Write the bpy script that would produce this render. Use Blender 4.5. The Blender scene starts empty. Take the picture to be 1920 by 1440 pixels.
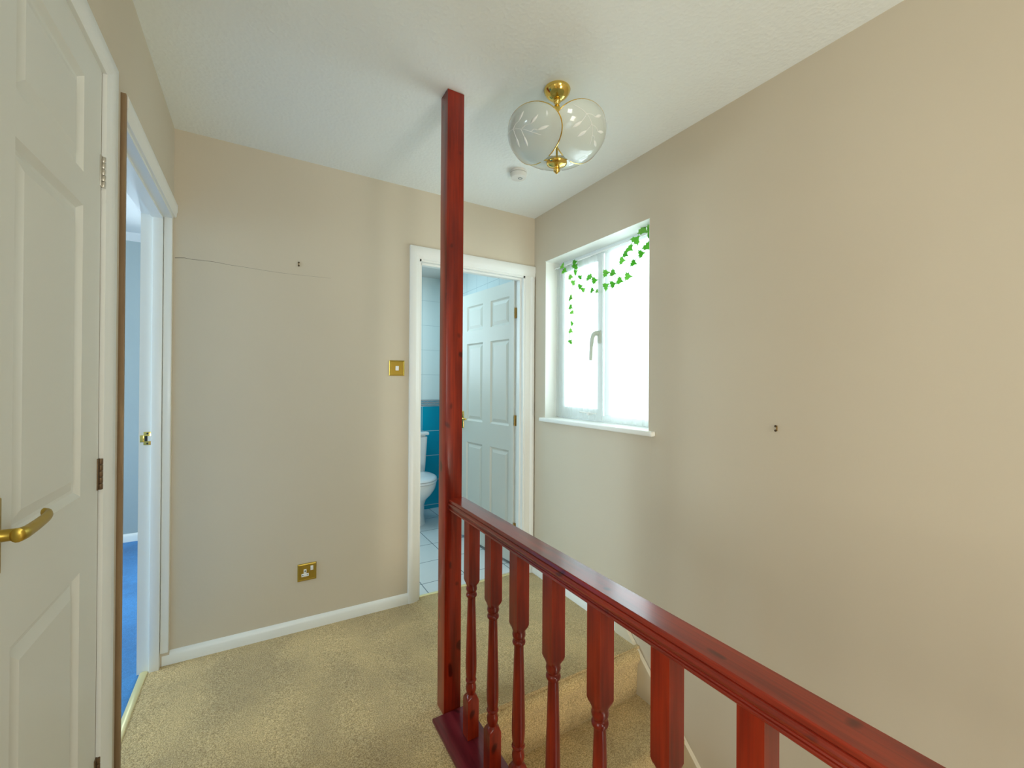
import bpy, bmesh, math, random
from mathutils import Vector, Matrix
random.seed(7)
S = bpy.context.scene
C = S.collection
PI = math.pi

# ------------------------------------------------------------------ camera
F_PX, YAW, PITCH, ROLL, SHY, EYE = 788.17, 31.197, 0.239, 0.3428, -5.222, 1.2618
def camera():
    y, q, r = map(math.radians, (YAW, PITCH, ROLL))
    F = Vector((math.sin(y)*math.cos(q), math.cos(y)*math.cos(q), math.sin(q)))
    R = Vector((math.cos(y), -math.sin(y), 0)); U = R.cross(F)
    R2 = R*math.cos(r)+U*math.sin(r); U2 = U*math.cos(r)-R*math.sin(r)
    cd = bpy.data.cameras.new('camera'); co = bpy.data.objects.new('camera', cd); C.objects.link(co)
    cd.sensor_width = 36; cd.sensor_fit = 'HORIZONTAL'; cd.lens = F_PX/1920*36
    cd.shift_y = SHY/1920; cd.clip_start = 0.02; cd.clip_end = 200
    m = Matrix((R2, U2, -F)).transposed().to_4x4(); m.translation = (0, 0, EYE)
    co.matrix_world = m; S.camera = co
camera()

# ------------------------------------------------------------------ world, lights, exposure
W = bpy.data.worlds.new('sky'); S.world = W; W.use_nodes = True
bg = W.node_tree.nodes['Background']; bg.inputs[0].default_value = (0.80, 0.93, 1.0, 1); bg.inputs[1].default_value = 2.0
S.view_settings.view_transform = 'Standard'; S.view_settings.look = 'None'
S.view_settings.gamma = 1; S.view_settings.use_curve_mapping = False
S.view_settings.exposure = 0.17
def area(name, loc, target, sx, sy, power, col):
    l = bpy.data.lights.new(name, 'AREA'); l.shape = 'RECTANGLE'; l.size = sx; l.size_y = sy
    l.energy = power; l.color = col
    o = bpy.data.objects.new(name, l); C.objects.link(o); o.location = loc
    o.rotation_euler = (Vector(target)-Vector(loc)).to_track_quat('-Z', 'Y').to_euler()
    return o
area('daylight_landing_window', (2.15, 1.84, 1.70), (1.3, 1.84, 1.62), 1.1, 1.2, 14, (0.84, 0.96, 1.0))
area('daylight_bathroom_window', (0.55, 4.55, 1.75), (0.8, 3.0, 1.2), 0.9, 1.0, 2.6, (0.55, 0.86, 1.0))
area('fill_bathroom_top', (0.75, 3.25, 2.31), (0.85, 3.3, 0.0), 0.7, 0.7, 9, (0.55, 0.86, 1.0))  # added fill under the closed bathroom ceiling, lifts the tiles
area('daylight_bedroom_window', (-0.45, 4.85, 1.55), (-0.45, 3.5, 1.3), 0.9, 1.1, 48, (0.70, 0.88, 1.0))
area('daylight_bedroom_side_window', (-3.6, 2.2, 1.6), (-1.5, 2.2, 1.2), 1.6, 1.3, 92, (0.72, 0.90, 1.0))
area('fill_added_room', (-2.35, -0.05, 1.35), (1.6, 0.35, 1.20), 1.6, 1.5, 33, (1.0, 0.90, 0.74))  # added fill from the left, brightens right wall and balusters
area('fill_rear', (0.15, -3.0, 1.50), (0.6, 0.0, 1.15), 1.3, 1.5, 62, (0.97, 0.972, 0.89))  # added fill from behind the camera, through an added rear opening
area('fill_stair_foot', (1.15, -3.3, -0.9), (1.15, 0.5, 0.3), 0.8, 1.6, 45, (1.0, 0.93, 0.80))  # added unseen fill low in the stairwell, lifts the lower right wall

# ------------------------------------------------------------------ mesh helpers
def box(bm, x0, x1, y0, y1, z0, z1):
    v = [bm.verts.new((x, y, z)) for x in (x0, x1) for y in (y0, y1) for z in (z0, z1)]
    for f in ((0,1,3,2),(4,6,7,5),(0,4,5,1),(2,3,7,6),(0,2,6,4),(1,5,7,3)): bm.faces.new([v[i] for i in f])
    return v
def bev_box(bm, x0, x1, y0, y1, z0, z1, b=0.002, seg=2):
    t = bmesh.new(); box(t, x0, x1, y0, y1, z0, z1)
    bmesh.ops.bevel(t, geom=list(t.edges), offset=b, segments=seg, affect='EDGES', profile=0.5)
    join(bm, t)
def join(bm, t, M=None):
    if M is not None: bmesh.ops.transform(t, matrix=M, verts=t.verts)
    me = bpy.data.meshes.new('tmp'); t.to_mesh(me); t.free(); bm.from_mesh(me); bpy.data.meshes.remove(me)
def loops(bm, ls, cap0=True, cap1=True, closed=True):
    vs = [[bm.verts.new(p) for p in l] for l in ls]; n = len(vs[0])
    for a, b in zip(vs, vs[1:]):
        for i in range(n if closed else n-1):
            bm.faces.new((a[i], a[(i+1) % n], b[(i+1) % n], b[i]))
    if cap0: bm.faces.new(list(reversed(vs[0])))
    if cap1: bm.faces.new(vs[-1])
    return vs
def lathe(bm, prof, seg=32, M=None, caps=True):
    t = bmesh.new()
    loops(t, [[(r*math.cos(2*PI*i/seg), r*math.sin(2*PI*i/seg), z) for i in range(seg)] for r, z in prof], caps, caps)
    join(bm, t, M)
def tube(bm, pts, rad, seg=8):
    pts = [Vector(p) for p in pts]; n = len(pts)
    rads = rad if isinstance(rad, (list, tuple)) else [rad]*n
    tang = [(pts[min(i+1, n-1)]-pts[max(i-1, 0)]).normalized() for i in range(n)]
    up = Vector((0, 0, 1)) if abs(tang[0].z) < .9 else Vector((1, 0, 0))
    a = tang[0].cross(up).normalized(); ls = []
    for p, t, r in zip(pts, tang, rads):
        a = (a-t*a.dot(t)).normalized(); b = t.cross(a)
        ls.append([p+(a*math.cos(2*PI*k/seg)+b*math.sin(2*PI*k/seg))*r for k in range(seg)])
    loops(bm, ls)
def extrude(bm, prof, axis, a0, a1):
    """closed 2-D profile swept straight; axis x: prof=(y,z), y: (x,z), z: (x,y)"""
    def P(p, a): return {'x': (a, p[0], p[1]), 'y': (p[0], a, p[1]), 'z': (p[0], p[1], a)}[axis]
    loops(bm, [[P(p, a0) for p in prof], [P(p, a1) for p in prof]])
def spline(pts, n=8):
    pts = [Vector(p) for p in pts]; q = [2*pts[0]-pts[1]]+pts+[2*pts[-1]-pts[-2]]; out = []
    for i in range(1, len(q)-2):
        for k in range(n):
            t = k/n; a, b, c, d = q[i-1:i+3]
            out.append(0.5*((2*b)+(c-a)*t+(2*a-5*b+4*c-d)*t*t+(3*b-a-3*c+d)*t**3))
    return out+[pts[-1]]
def obj(name, bm, mat, parent=None, smooth=True, ang=0.6, kind=None, loc=None):
    bmesh.ops.recalc_face_normals(bm, faces=bm.faces)
    for f in bm.faces: f.smooth = smooth
    if smooth:
        for e in bm.edges:
            if len(e.link_faces) == 2 and e.calc_face_angle(0) > ang: e.smooth = False
    me = bpy.data.meshes.new(name); bm.to_mesh(me); bm.free()
    for m in (mat if isinstance(mat, (list, tuple)) else [mat]): me.materials.append(m)
    o = bpy.data.objects.new(name, me); C.objects.link(o)
    if parent: o.parent = parent
    if kind: o['kind'] = kind
    if loc: o.location = loc
    return o
def struct(name, bm, mat, label=None, cat=None, parent=None, **k):
    o = obj(name, bm, mat, parent, **k)
    if not parent: o['kind'] = 'structure'
    if label: o['label'] = label; o['category'] = cat
    return o
def tag(o, label, cat, group=None, kind=None):
    o['label'] = label; o['category'] = cat
    if group: o['group'] = group
    if kind: o['kind'] = kind
    return o
def thing(name, label, cat, loc=(0, 0, 0), rz=0, group=None, kind=None):
    o = bpy.data.objects.new(name, None); C.objects.link(o); o.location = loc; o.rotation_euler = (0, 0, rz)
    o.empty_display_size = .05
    return tag(o, label, cat, group, kind)
NB = bmesh.new

# ------------------------------------------------------------------ materials
def mat(name, col=(.8, .8, .8), rough=.5, metal=0, **kw):
    m = bpy.data.materials.new(name); m.use_nodes = True
    b = m.node_tree.nodes['Principled BSDF']
    b.inputs['Base Color'].default_value = (*col, 1); b.inputs['Roughness'].default_value = rough
    b.inputs['Metallic'].default_value = metal
    for k, v in kw.items(): b.inputs[k.replace('_', ' ')].default_value = v
    return m
def nodes(m): return m.node_tree.nodes, m.node_tree.links, m.node_tree.nodes['Principled BSDF']
def coords(m, scale=(1, 1, 1)):
    N, L, b = nodes(m); tc = N.new('ShaderNodeTexCoord'); mp = N.new('ShaderNodeMapping')
    mp.inputs['Scale'].default_value = scale; L.new(tc.outputs['Object'], mp.inputs[0]); return mp.outputs[0]
def noise(m, sc, vec, detail=4, rough=.5, dist=0):
    N, L, b = nodes(m); n = N.new('ShaderNodeTexNoise'); n.inputs['Scale'].default_value = sc
    n.inputs['Detail'].default_value = detail; n.inputs['Roughness'].default_value = rough
    n.inputs['Distortion'].default_value = dist; L.new(vec, n.inputs['Vector']); return n.outputs[0]
def ramp(m, fac, stops):
    N, L, b = nodes(m); r = N.new('ShaderNodeValToRGB'); e = r.color_ramp.elements; r.color_ramp.interpolation = 'B_SPLINE' if len(stops) == 3 else 'LINEAR'
    while len(e) < len(stops): e.new(.5)
    for el, (p, c) in zip(e, stops): el.position = p; el.color = (*c, 1)
    L.new(fac, r.inputs[0]); return r.outputs[0]
def bump(m, h, st=.3, dist=.002):
    N, L, b = nodes(m); n = N.new('ShaderNodeBump'); n.inputs['Strength'].default_value = st
    n.inputs['Distance'].default_value = dist; L.new(h, n.inputs['Height']); L.new(n.outputs[0], b.inputs['Normal']); return n
def mixc(m, fac, a, b_, mode='MIX'):
    N, L, b = nodes(m); x = N.new('ShaderNodeMix'); x.data_type = 'RGBA'; x.blend_type = mode
    for sock, v in ((x.inputs[0], fac), (x.inputs[6], a), (x.inputs[7], b_)):
        if hasattr(v, 'links'): L.new(v, sock)
        else: sock.default_value = v if not isinstance(v, tuple) else (*v, 1)
    return x.outputs[2]

def wall_paint(name, c1, c2):
    m = mat(name, c1, .75); N, L, b = nodes(m); v = coords(m)
    L.new(ramp(m, noise(m, 1.3, v, 3), [(.3, c1), (.7, c2)]), b.inputs['Base Color'])
    bump(m, noise(m, 60, v, 5, .6), .12, .003); b.inputs['Specular IOR Level'].default_value = .3
    return m
M_wall = wall_paint('cream_wall_paint', (.65, .582, .458), (.625, .553, .430))
M_bluewall = wall_paint('pale_blue_wall_paint', (.40, .46, .46), (.38, .44, .44))
M_plain = wall_paint('white_wall_paint', (.75, .74, .70), (.72, .71, .68))
def ceiling_mat():
    m = mat('textured_white_ceiling', (.86, .895, .865), .8); N, L, b = nodes(m); v = coords(m)
    vo = N.new('ShaderNodeTexVoronoi'); vo.inputs['Scale'].default_value = 70; L.new(v, vo.inputs['Vector'])
    n = noise(m, 45, v, 6, .65, 1.5)
    a = N.new('ShaderNodeMath'); a.operation = 'ADD'; L.new(n, a.inputs[0]); L.new(vo.outputs['Distance'], a.inputs[1])
    bump(m, a.outputs[0], .28, .004); return m
M_ceil = ceiling_mat()
def gloss_paint(name, c, rough=.32):
    m = mat(name, c, rough); v = coords(m, (1, 1, .15)); bump(m, noise(m, 90, v, 4), .05, .002); return m
M_white = gloss_paint('white_gloss_paint', (.85, .865, .83))
M_door = gloss_paint('off_white_door_paint', (.74, .745, .68), .38)
M_sill = gloss_paint('white_sill_paint', (.85, .86, .80))
M_string = gloss_paint('cream_gloss_paint', (.70, .64, .50))
def raw_wood():
    m = mat('bare_brown_timber', (.30, .20, .11), .7); N, L, b = nodes(m); v = coords(m, (14, 14, 1))
    L.new(ramp(m, noise(m, 3, v, 5, .6, .6), [(.3, (.23, .145, .075)), (.7, (.36, .25, .14))]), b.inputs['Base Color']); return m
M_raw = raw_wood()
def mahogany(name, sc, coat=(.15, .12), c=((.10, .007, .003), (.24, .016, .005), (.36, .032, .007))):
    m = mat(name, c[1], .28); N, L, b = nodes(m); v = coords(m, sc)
    f = noise(m, 3.2, v, 3, .5, 0)
    col = ramp(m, f, [(.30, c[0]), (.5, c[1]), (.72, c[2])])
    fine = ramp(m, noise(m, 14, coords(m, tuple(x*2.2 if x > 2 else x*.5 for x in sc)), 2, .5), [(.3, (.72,)*3), (.6, (1,)*3)])
    spot = ramp(m, noise(m, 9, coords(m, tuple(max(1.6, x*.35) for x in sc)), 0, .5), [(.20, (.25,)*3), (.245, (1,)*3)])
    k = mixc(m, 1.0, fine, spot, 'MULTIPLY')
    L.new(mixc(m, .9, col, k, 'MULTIPLY'), b.inputs['Base Color'])
    bump(m, noise(m, 9, v, 2), .10, .0006)
    b.inputs['Coat Weight'].default_value = coat[0]; b.inputs['Coat Roughness'].default_value = coat[1]; b.inputs['Specular IOR Level'].default_value = .28
    return m
M_maho_z = mahogany('mahogany_stain_upright', (7, 7, .8))
M_maho_y = mahogany('mahogany_stain_rail', (7, .8, 7), (.75, .16))
M_maho_b = mahogany('mahogany_stain_base', (7, .9, 7), (.15, .3), ((.07, .005, .010), (.15, .010, .020), (.20, .028, .035)))
def carpet(name, c1, c2, c3, sc=420):
    m = mat(name, c1, .95); N, L, b = nodes(m); v = coords(m)
    f = noise(m, sc, v, 3, .7)
    big = ramp(m, noise(m, 2.6, v, 4, .55, .5), [(.36, (.74, .745, .77)), (.60, (1.0,)*3)])
    mid = ramp(m, noise(m, 55, v, 3, .6), [(.3, (.86,)*3), (.7, (1.0,)*3)])
    c = mixc(m, 1.0, ramp(m, f, [(.33, c2), (.5, c1), (.67, c3)]), big, 'MULTIPLY')
    c = mixc(m, 1.0, c, mid, 'MULTIPLY')
    L.new(c, b.inputs['Base Color'])
    n2 = noise(m, sc*.55, v, 4, .7); bump(m, n2, .9, .006)
    b.inputs['Sheen Weight'].default_value = .25; b.inputs['Specular IOR Level'].default_value = .1
    return m
M_carpet = carpet('beige_twist_carpet', (.74, .515, .225), (.25, .160, .056), (1.0, .84, .46), 260)
M_bluecarpet = carpet('blue_carpet', (.045, .30, .72), (.03, .19, .50), (.09, .40, .85))
M_brass = mat('polished_brass', (.80, .58, .16), .16, 1)
M_brassdark = mat('aged_brass', (.42, .27, .09), .38, 1)
M_brassplate = mat('satin_brass_plate', (.46, .32, .055), .34, .85)
M_plastic = mat('white_plastic', (.84, .85, .83), .35)
M_greyplastic = mat('off_white_plastic', (.78, .77, .72), .45)
M_dark = mat('dark_slot', (.02, .02, .02), .7)
M_upvc = mat('white_window_frame', (.80, .84, .84), .35)
M_ceramic = mat('white_ceramic', (.86, .88, .88), .12)
M_seat = mat('white_seat_plastic', (.84, .86, .88), .2)
M_gold = mat('gold_threshold_bar', (.90, .80, .45), .42, .6)
M_crack = mat('crack_line', (.20, .165, .12), .9)
M_nail = mat('rusty_iron', (.09, .06, .03), .6, .6)
def glass_frost():
    m = mat('frosted_petal_glass', (.80, .87, .82), .42); N, L, b = nodes(m)
    b.inputs['Transmission Weight'].default_value = .32; b.inputs['IOR'].default_value = 1.3
    b.inputs['Coat Weight'].default_value = 1.0; b.inputs['Coat Roughness'].default_value = .04
    return m
M_frost = glass_frost()
M_etch = mat('clear_etched_line', (.93, .96, .93), .5)
def pane_mat():
    m = bpy.data.materials.new('window_glass'); m.use_nodes = True; N, L = m.node_tree.nodes, m.node_tree.links
    N.clear(); o = N.new('ShaderNodeOutputMaterial'); t = N.new('ShaderNodeBsdfTransparent'); g = N.new('ShaderNodeBsdfGlossy')
    g.inputs['Roughness'].default_value = .02; f = N.new('ShaderNodeMixShader'); f.inputs[0].default_value = .05
    t.inputs[0].default_value = (.95, .98, .98, 1)
    L.new(t.outputs[0], f.inputs[1]); L.new(g.outputs[0], f.inputs[2]); L.new(f.outputs[0], o.inputs[0]); return m
M_pane = pane_mat()
def net_mat():
    m = bpy.data.materials.new('sheer_net'); m.use_nodes = True; N, L = m.node_tree.nodes, m.node_tree.links
    N.clear(); o = N.new('ShaderNodeOutputMaterial'); t = N.new('ShaderNodeBsdfTransparent')
    d = N.new('ShaderNodeBsdfDiffuse'); d.inputs[0].default_value = (.85, .90, .84, 1)
    tr = N.new('ShaderNodeBsdfTranslucent'); tr.inputs[0].default_value = (.93, .97, .94, 1)
    a = N.new('ShaderNodeMixShader'); a.inputs[0].default_value = .72; L.new(d.outputs[0], a.inputs[1]); L.new(tr.outputs[0], a.inputs[2])
    f = N.new('ShaderNodeMixShader'); f.inputs[0].default_value = .34
    L.new(t.outputs[0], f.inputs[1]); L.new(a.outputs[0], f.inputs[2]); L.new(f.outputs[0], o.inputs[0]); return m
M_net = net_mat()
def leaf_mat():
    m = mat('ivy_leaf_green', (.05, .22, .02), .5); N, L, b = nodes(m)
    tr = N.new('ShaderNodeBsdfTranslucent'); mx = N.new('ShaderNodeMixShader'); mx.inputs[0].default_value = .38
    tr.inputs[0].default_value = (.22, .75, .10, 1); L.new(b.outputs[0], mx.inputs[1]); L.new(tr.outputs[0], mx.inputs[2]); L.new(mx.outputs[0], N['Material Output'].inputs[0])
    oi = N.new('ShaderNodeObjectInfo'); L.new(ramp(m, oi.outputs['Random'], [(0, (.06, .25, .02)), (.5, (.15, .48, .03)), (1, (.32, .62, .14))]), b.inputs['Base Color'])
    return m
M_leaf = leaf_mat()
M_vine = mat('ivy_vine', (.08, .16, .03), .6)
def tiles(name, axis, c, grout, w, h, off=(0, 0), mort=.006, rough=.12, var=.0):
    """procedural ceramic tiles: axis = the two object axes the pattern runs on"""
    m = mat(name, c, rough); N, L, b = nodes(m)
    tc = N.new('ShaderNodeTexCoord'); sp = N.new('ShaderNodeSeparateXYZ'); L.new(tc.outputs['Object'], sp.inputs[0])
    cb = N.new('ShaderNodeCombineXYZ'); L.new(sp.outputs['XYZ'.index(axis[0])], cb.inputs[0]); L.new(sp.outputs['XYZ'.index(axis[1])], cb.inputs[1])
    mp = N.new('ShaderNodeMapping'); mp.inputs['Location'].default_value = (off[0], off[1], 0); L.new(cb.outputs[0], mp.inputs[0])
    br = N.new('ShaderNodeTexBrick'); br.offset = 0; br.inputs['Scale'].default_value = 1
    br.inputs['Brick Width'].default_value = w; br.inputs['Row Height'].default_value = h
    br.inputs['Mortar Size'].default_value = mort/2; br.inputs['Mortar Smooth'].default_value = .1
    br.inputs['Color1'].default_value = (*c, 1); br.inputs['Color2'].default_value = (*[x*(1-var) for x in c], 1)
    br.inputs['Mortar'].default_value = (*grout, 1); L.new(mp.outputs[0], br.inputs['Vector'])
    L.new(br.outputs['Color'], b.inputs['Base Color'])
    inv = N.new('ShaderNodeMath'); inv.operation = 'SUBTRACT'; inv.inputs[0].default_value = 1; L.new(br.outputs['Fac'], inv.inputs[1])
    bump(m, inv.outputs[0], .4, .002); return m
M_tile_teal_b = tiles('teal_wall_tiles_back', 'XZ', (.004, .40, .60), (.50, .66, .70), .20, .25, (-.02, -.02), var=.15)
M_tile_teal_r = tiles('teal_wall_tiles_side', 'YZ', (.004, .40, .60), (.50, .66, .70), .20, .25, (-.1, -.02), var=.15)
M_tile_white_b = tiles('white_wall_tiles_back', 'XZ', (.74, .84, .85), (.55, .66, .68), .20, .25, (-.02, -.09), .004)
M_tile_white_r = tiles('white_wall_tiles_side', 'YZ', (.74, .84, .85), (.50, .62, .65), .20, .25, (-.1, -.09), .004)
M_tile_floor = tiles('white_floor_tiles', 'XY', (.84, .87, .88), (.22, .27, .30), .30, .305, (-.30, -.14), .006, .2)
def border_mat():
    m = mat('patterned_border_tile', (.5, .6, .6), .2); N, L, b = nodes(m); v = coords(m, (18, 18, 30))
    w = N.new('ShaderNodeTexWave'); w.wave_type = 'RINGS'; w.inputs['Scale'].default_value = 1.1; w.inputs['Distortion'].default_value = 3
    L.new(v, w.inputs['Vector'])
    L.new(ramp(m, w.outputs[1], [(.35, (.16, .32, .40)), (.55, (.62, .74, .76)), (.8, (.30, .28, .30))]), b.inputs['Base Color']); return m
M_border = border_mat()
M_lampwhite = mat('bulb_glass', (.9, .9, .85), .2)

# ------------------------------------------------------------------ room dimensions
XL, XR0, YB, H = -.3276, 1.6345, 2.408, 2.40
AR = .0066   # metres of drift per metre
def RX(y): return XR0+AR*(max(y, 1.2)-YB)             # the right wall runs a little out of square
def fz(x, y=0): return -.002-.017*(x+.35)   # the old floor falls slightly to the right
def wall(bm, axis, c0, c1, a0, a1, z0, z1, holes=(), fx=None):
    A = sorted({a0, a1, *[h[0] for h in holes], *[h[1] for h in holes]}); Z = sorted({z0, z1, *[h[2] for h in holes], *[h[3] for h in holes]})
    A = [a for a in A if a0 <= a <= a1]; Z = [z for z in Z if z0 <= z <= z1]
    def solid(i, j):
        if not (0 <= i < len(A)-1 and 0 <= j < len(Z)-1): return False
        a = (A[i]+A[i+1])/2; z = (Z[j]+Z[j+1])/2
        return not any(h[0] < a < h[1] and h[2] < z < h[3] for h in holes)
    def P(c, a, z):
        p = [c, a, z] if axis == 'x' else [a, c, z]
        if fx: p[0] += fx(p[1])
        return p
    def q(*ps): bm.faces.new([bm.verts.new(p) for p in ps])
    for i in range(len(A)-1):
        for j in range(len(Z)-1):
            if not solid(i, j): continue
            l, r, b, t = A[i], A[i+1], Z[j], Z[j+1]
            for c in (c0, c1): q(P(c, l, b), P(c, r, b), P(c, r, t), P(c, l, t))
            if not solid(i-1, j): q(P(c0, l, b), P(c1, l, b), P(c1, l, t), P(c0, l, t))
            if not solid(i+1, j): q(P(c0, r, b), P(c1, r, b), P(c1, r, t), P(c0, r, t))
            if not solid(i, j-1): q(P(c0, l, b), P(c1, l, b), P(c1, r, b), P(c0, r, b))
            if not solid(i, j+1): q(P(c0, l, t), P(c1, l, t), P(c1, r, t), P(c0, r, t))
    bmesh.ops.remove_doubles(bm, verts=bm.verts, dist=1e-5)

# openings
WIN = (1.403, 2.272, 1.033, 2.069)          # y0 y1 z0 z1
BED = (1.56, 2.395, -.05, 2.00)             # bedroom doorway in the left wall
ADDED_DOOR = (-.38, .50, -.05, 2.0)               # added unseen doorway left of the camera, lets in side light
CUP = (.83, 1.392, -.05, 2.015)             # cupboard doorway in the left wall
BATH = (.813, 1.556, -.05, 1.99)            # bathroom doorway in the back wall (x0 x1)
YE = -2.6                                   # rear of the landing
bm = NB(); wall(bm, 'x', XL-.105, XL, YE, YB, -.1, H, [BED, CUP, ADDED_DOOR]); struct('wall_left', bm, M_wall)
bm = NB(); wall(bm, 'y', YB, YB+.10, XL-.105, RX(YB)+.0, -.1, H, [BATH]); wb = struct('wall_back', bm, M_wall)
bm = NB(); wall(bm, 'x', XR0, XR0+.25, YE-1.2, YB+1.69, -2.9, H, [WIN, (1.2, 1.2, -2.9, H)], fx=lambda y: RX(y)-XR0); wr = struct('wall_right', bm, M_wall)
bm = NB(); wall(bm, 'y', YE-.1, YE, XL-.1, .78, -.1, H, [(-.1, .6, .9, 2.1)]); struct('wall_rear', bm, M_wall)  # opening in this wall is added to pass the rear fill
bm = NB(); wall(bm, 'y', YE-1.2, YE-1.1, .70, RX(YE), -2.9, H, [(.85, 1.45, -1.9, -.2)]); struct('wall_stairwell_foot', bm, M_wall)
bm = NB(); wall(bm, 'x', .615, .70, YE-1.1, 1.455, -2.9, -.06); wall(bm, 'x', .70, .78, YE-1.1, YE, -.1, H); struct('wall_stairwell_side', bm, M_wall)
# ceiling: slab over everything seen, cut in two by the rooms
bm = NB(); box(bm, XL-.12, 1.95, YE-1.3, YB+.02, H, H+.12); struct('ceiling', bm, M_ceil)
# landing floor (beige carpet), slightly out of level
def slab(bm, x0, x1, y0, y1, th=.12, nx=8):
    xs = [x0+(x1-x0)*i/nx for i in range(nx+1)]
    loops(bm, [[(x, y0, fz(x)), (x, y1, fz(x)), (x, y1, fz(x)-th), (x, y0, fz(x)-th)] for x in xs])
bm = NB(); slab(bm, XL-.075, .60, YE, YB+.035); slab(bm, .60, RX(2), 1.455, YB+.035)
bmesh.ops.remove_doubles(bm, verts=bm.verts, dist=1e-5)
struct('floor', bm, M_carpet)

# stairs going down towards the camera
st = thing('staircase', 'carpeted beige stairs going down beside the right wall', 'stairs', (1.16, 1.455, 0))
RISE, GO = .228, .25
for k in range(9):
    zt = -.035-RISE*k; y1 = 1.455-GO*(k-1); y0 = y1-GO
    bm = NB()
    if k == 0:      # carpet turned over the landing edge
        prof = [(y1-GO+.04, zt), (y1-GO+.012, zt-.001), (y1-GO-.004, zt-.005), (y1-GO-.018, zt-.015), (y1-GO-.026, zt-.030), (y1-GO-.027, zt-.045), (y1-GO-.021, zt-.062), (y1-GO-.011, zt-.080), (y1-GO-.004, zt-RISE), (y1-GO+.04, zt-RISE)]
    else:
        prof = [(y1-.0041, zt), (y0+.012, zt-.001), (y0-.004, zt-.005), (y0-.018, zt-.015), (y0-.026, zt-.030), (y0-.027, zt-.045), (y0-.021, zt-.062), (y0-.011, zt-.080), (y0-.004, zt-RISE), (y1-.0041, zt-RISE)]
    extrude(bm, [(a-1.455, b) for a, b in prof], 'x', .702-1.16, RX(1.2)-.022-1.16)
    obj('step', bm, M_carpet, st, ang=.9)
# string board on the right wall
def sl(y): return .009+(y-1.517)*.94
bm = NB(); x1 = RX(1.2)
loops(bm, [[(x, 1.60, .032), (x, 1.535, .030), (x, 1.49, sl(1.49)), (x, -.75, sl(-.75)), (x, -.75, sl(-.75)-.55), (x, 1.49, -.42), (x, 1.60, -.20)] for x in (x1-.021, x1-.001)])
obj('string_board', bm, M_string, st).matrix_parent_inverse = Matrix.Translation(st.location).inverted()

# baseboards
def skirt_prof(h=.058, t=.015): return [(0, 0), (-t, 0), (-t, h*.66), (-t*.75, h*.82), (-t*.45, h*.93), (-t*.2, h), (0, h)]
bm = NB()
loops(bm, [[(x, YB+a, fz(x)+b) for a, b in skirt_prof()] for x in (XL-.026, .1, .45, .757)])
struct('baseboard_back', bm, M_white)
bm = NB()
loops(bm, [[(RX(y)+a, y, fz(1.6)+b) for a, b in skirt_prof(.060, .016)] for y in (1.60, 2.0, 2.39)])
struct('baseboard_right', bm, M_white)
bm = NB(); loops(bm, [[(XL-a, y, fz(-.33)+b) for a, b in skirt_prof()] for y in (YE, -1, -.45)]); struct('baseboard_left', bm, M_white)

# ------------------------------------------------------------------ door frames
def arch_prof(w, t):   # across: 0 = inner (opening side), w = outer ; height t
    return [(0, 0), (0, t*.55), (w*.12, t*.72), (w*.30, t*.78), (w*.42, t*.98), (w*.9, t), (w, t*.8), (w, 0)]
# bathroom doorway: lining + architrave (hall side)
tf = thing('trim_1', 'white architrave and lining around the bathroom doorway', 'door frame', (1.18, YB, 0), kind='structure')
tf.location = (0, 0, 0)
x0, x1, _, zt = BATH
bm = NB()
box(bm, x0, x0+.012, YB-.003, YB+.103, fz(x0)-.004, zt); box(bm, x1-.012, x1, YB-.003, YB+.103, fz(x1)-.004, zt)
box(bm, x0, x1, YB-.003, YB+.103, zt-.012, zt+.0)
obj('lining', bm, M_white, tf)
bm = NB()
box(bm, x0+.012, x0+.024, YB+.025, YB+.058, -.02, zt-.012); box(bm, x0+.012, x1-.012, YB+.025, YB+.058, zt-.024, zt-.012)
box(bm, x1-.024, x1-.012, YB+.025, YB+.058, -.02, zt-.024)
obj('door_stop', bm, M_white, tf)
def arch_leg_y(bm, xi, sgn, w, t, z0, z1, zin):      # vertical architrave on the back wall, mitred at head
    pr = arch_prof(w, t)
    loops(bm, [[(xi+sgn*a, YB-b, z0) for a, b in pr], [(xi+sgn*a, YB-b, zin+a*(z1-zin)/w) for a, b in pr]])
bm = NB(); arch_leg_y(bm, x0-.0, -1, .058, .019, fz(.8), 2.062, 2.004); obj('architrave_side', bm, M_white, tf)
bm = NB()
pr = arch_prof(.030, .017); loops(bm, [[(1.598+a, YB-b, fz(1.6)) for a, b in pr], [(1.598+a, YB-b, 1.99) for a, b in pr]])
box(bm, x1, 1.598, YB-.008, YB, fz(1.6), 1.995)
obj('architrave_side', bm, M_white, tf)
bm = NB(); pr = arch_prof(.072, .019)
loops(bm, [[(x0-.058*(a/.072), YB-b, 1.990+a) for a, b in pr], [(RX(YB)-.002, YB-b, 1.990+a) for a, b in pr]])
obj('architrave_head', bm, M_white, tf)

# bedroom doorway
tl = thing('trim_2', 'white lining and architrave around the bedroom doorway on the left', 'door frame', (0, 0, 0), kind='structure')
y0, y1, _, zt = BED
bm = NB()
box(bm, XL-.108, XL-.032, y1-.014, y1+.004, -.006, zt); box(bm, XL-.108, XL-.0, y0, y0+.012, -.006, zt)
box(bm, XL-.108, XL+.0, y0, y1, zt-.014, zt+.001)
obj('lining', bm, M_white, tl)
bm = NB()
bev_box(bm, XL-.066, XL-.032, y1-.026, y1-.013, -.004, zt-.013, .0015); box(bm, XL-.070, XL-.032, y0+.012, y1-.026, zt-.026, zt-.013)
obj('door_stop', bm, M_white, tl)
bm = NB()
bev_box(bm, XL-.031, XL-.002, y1-.012, YB+.003, .058, 1.999, .003)
obj('architrave_side', bm, M_white, tl)
bm = NB(); pr = [(0, 0), (0, .008), (.008, .011), (.020, .012), (.030, .015), (.056, .015), (.062, .012), (.064, 0)]
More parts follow.
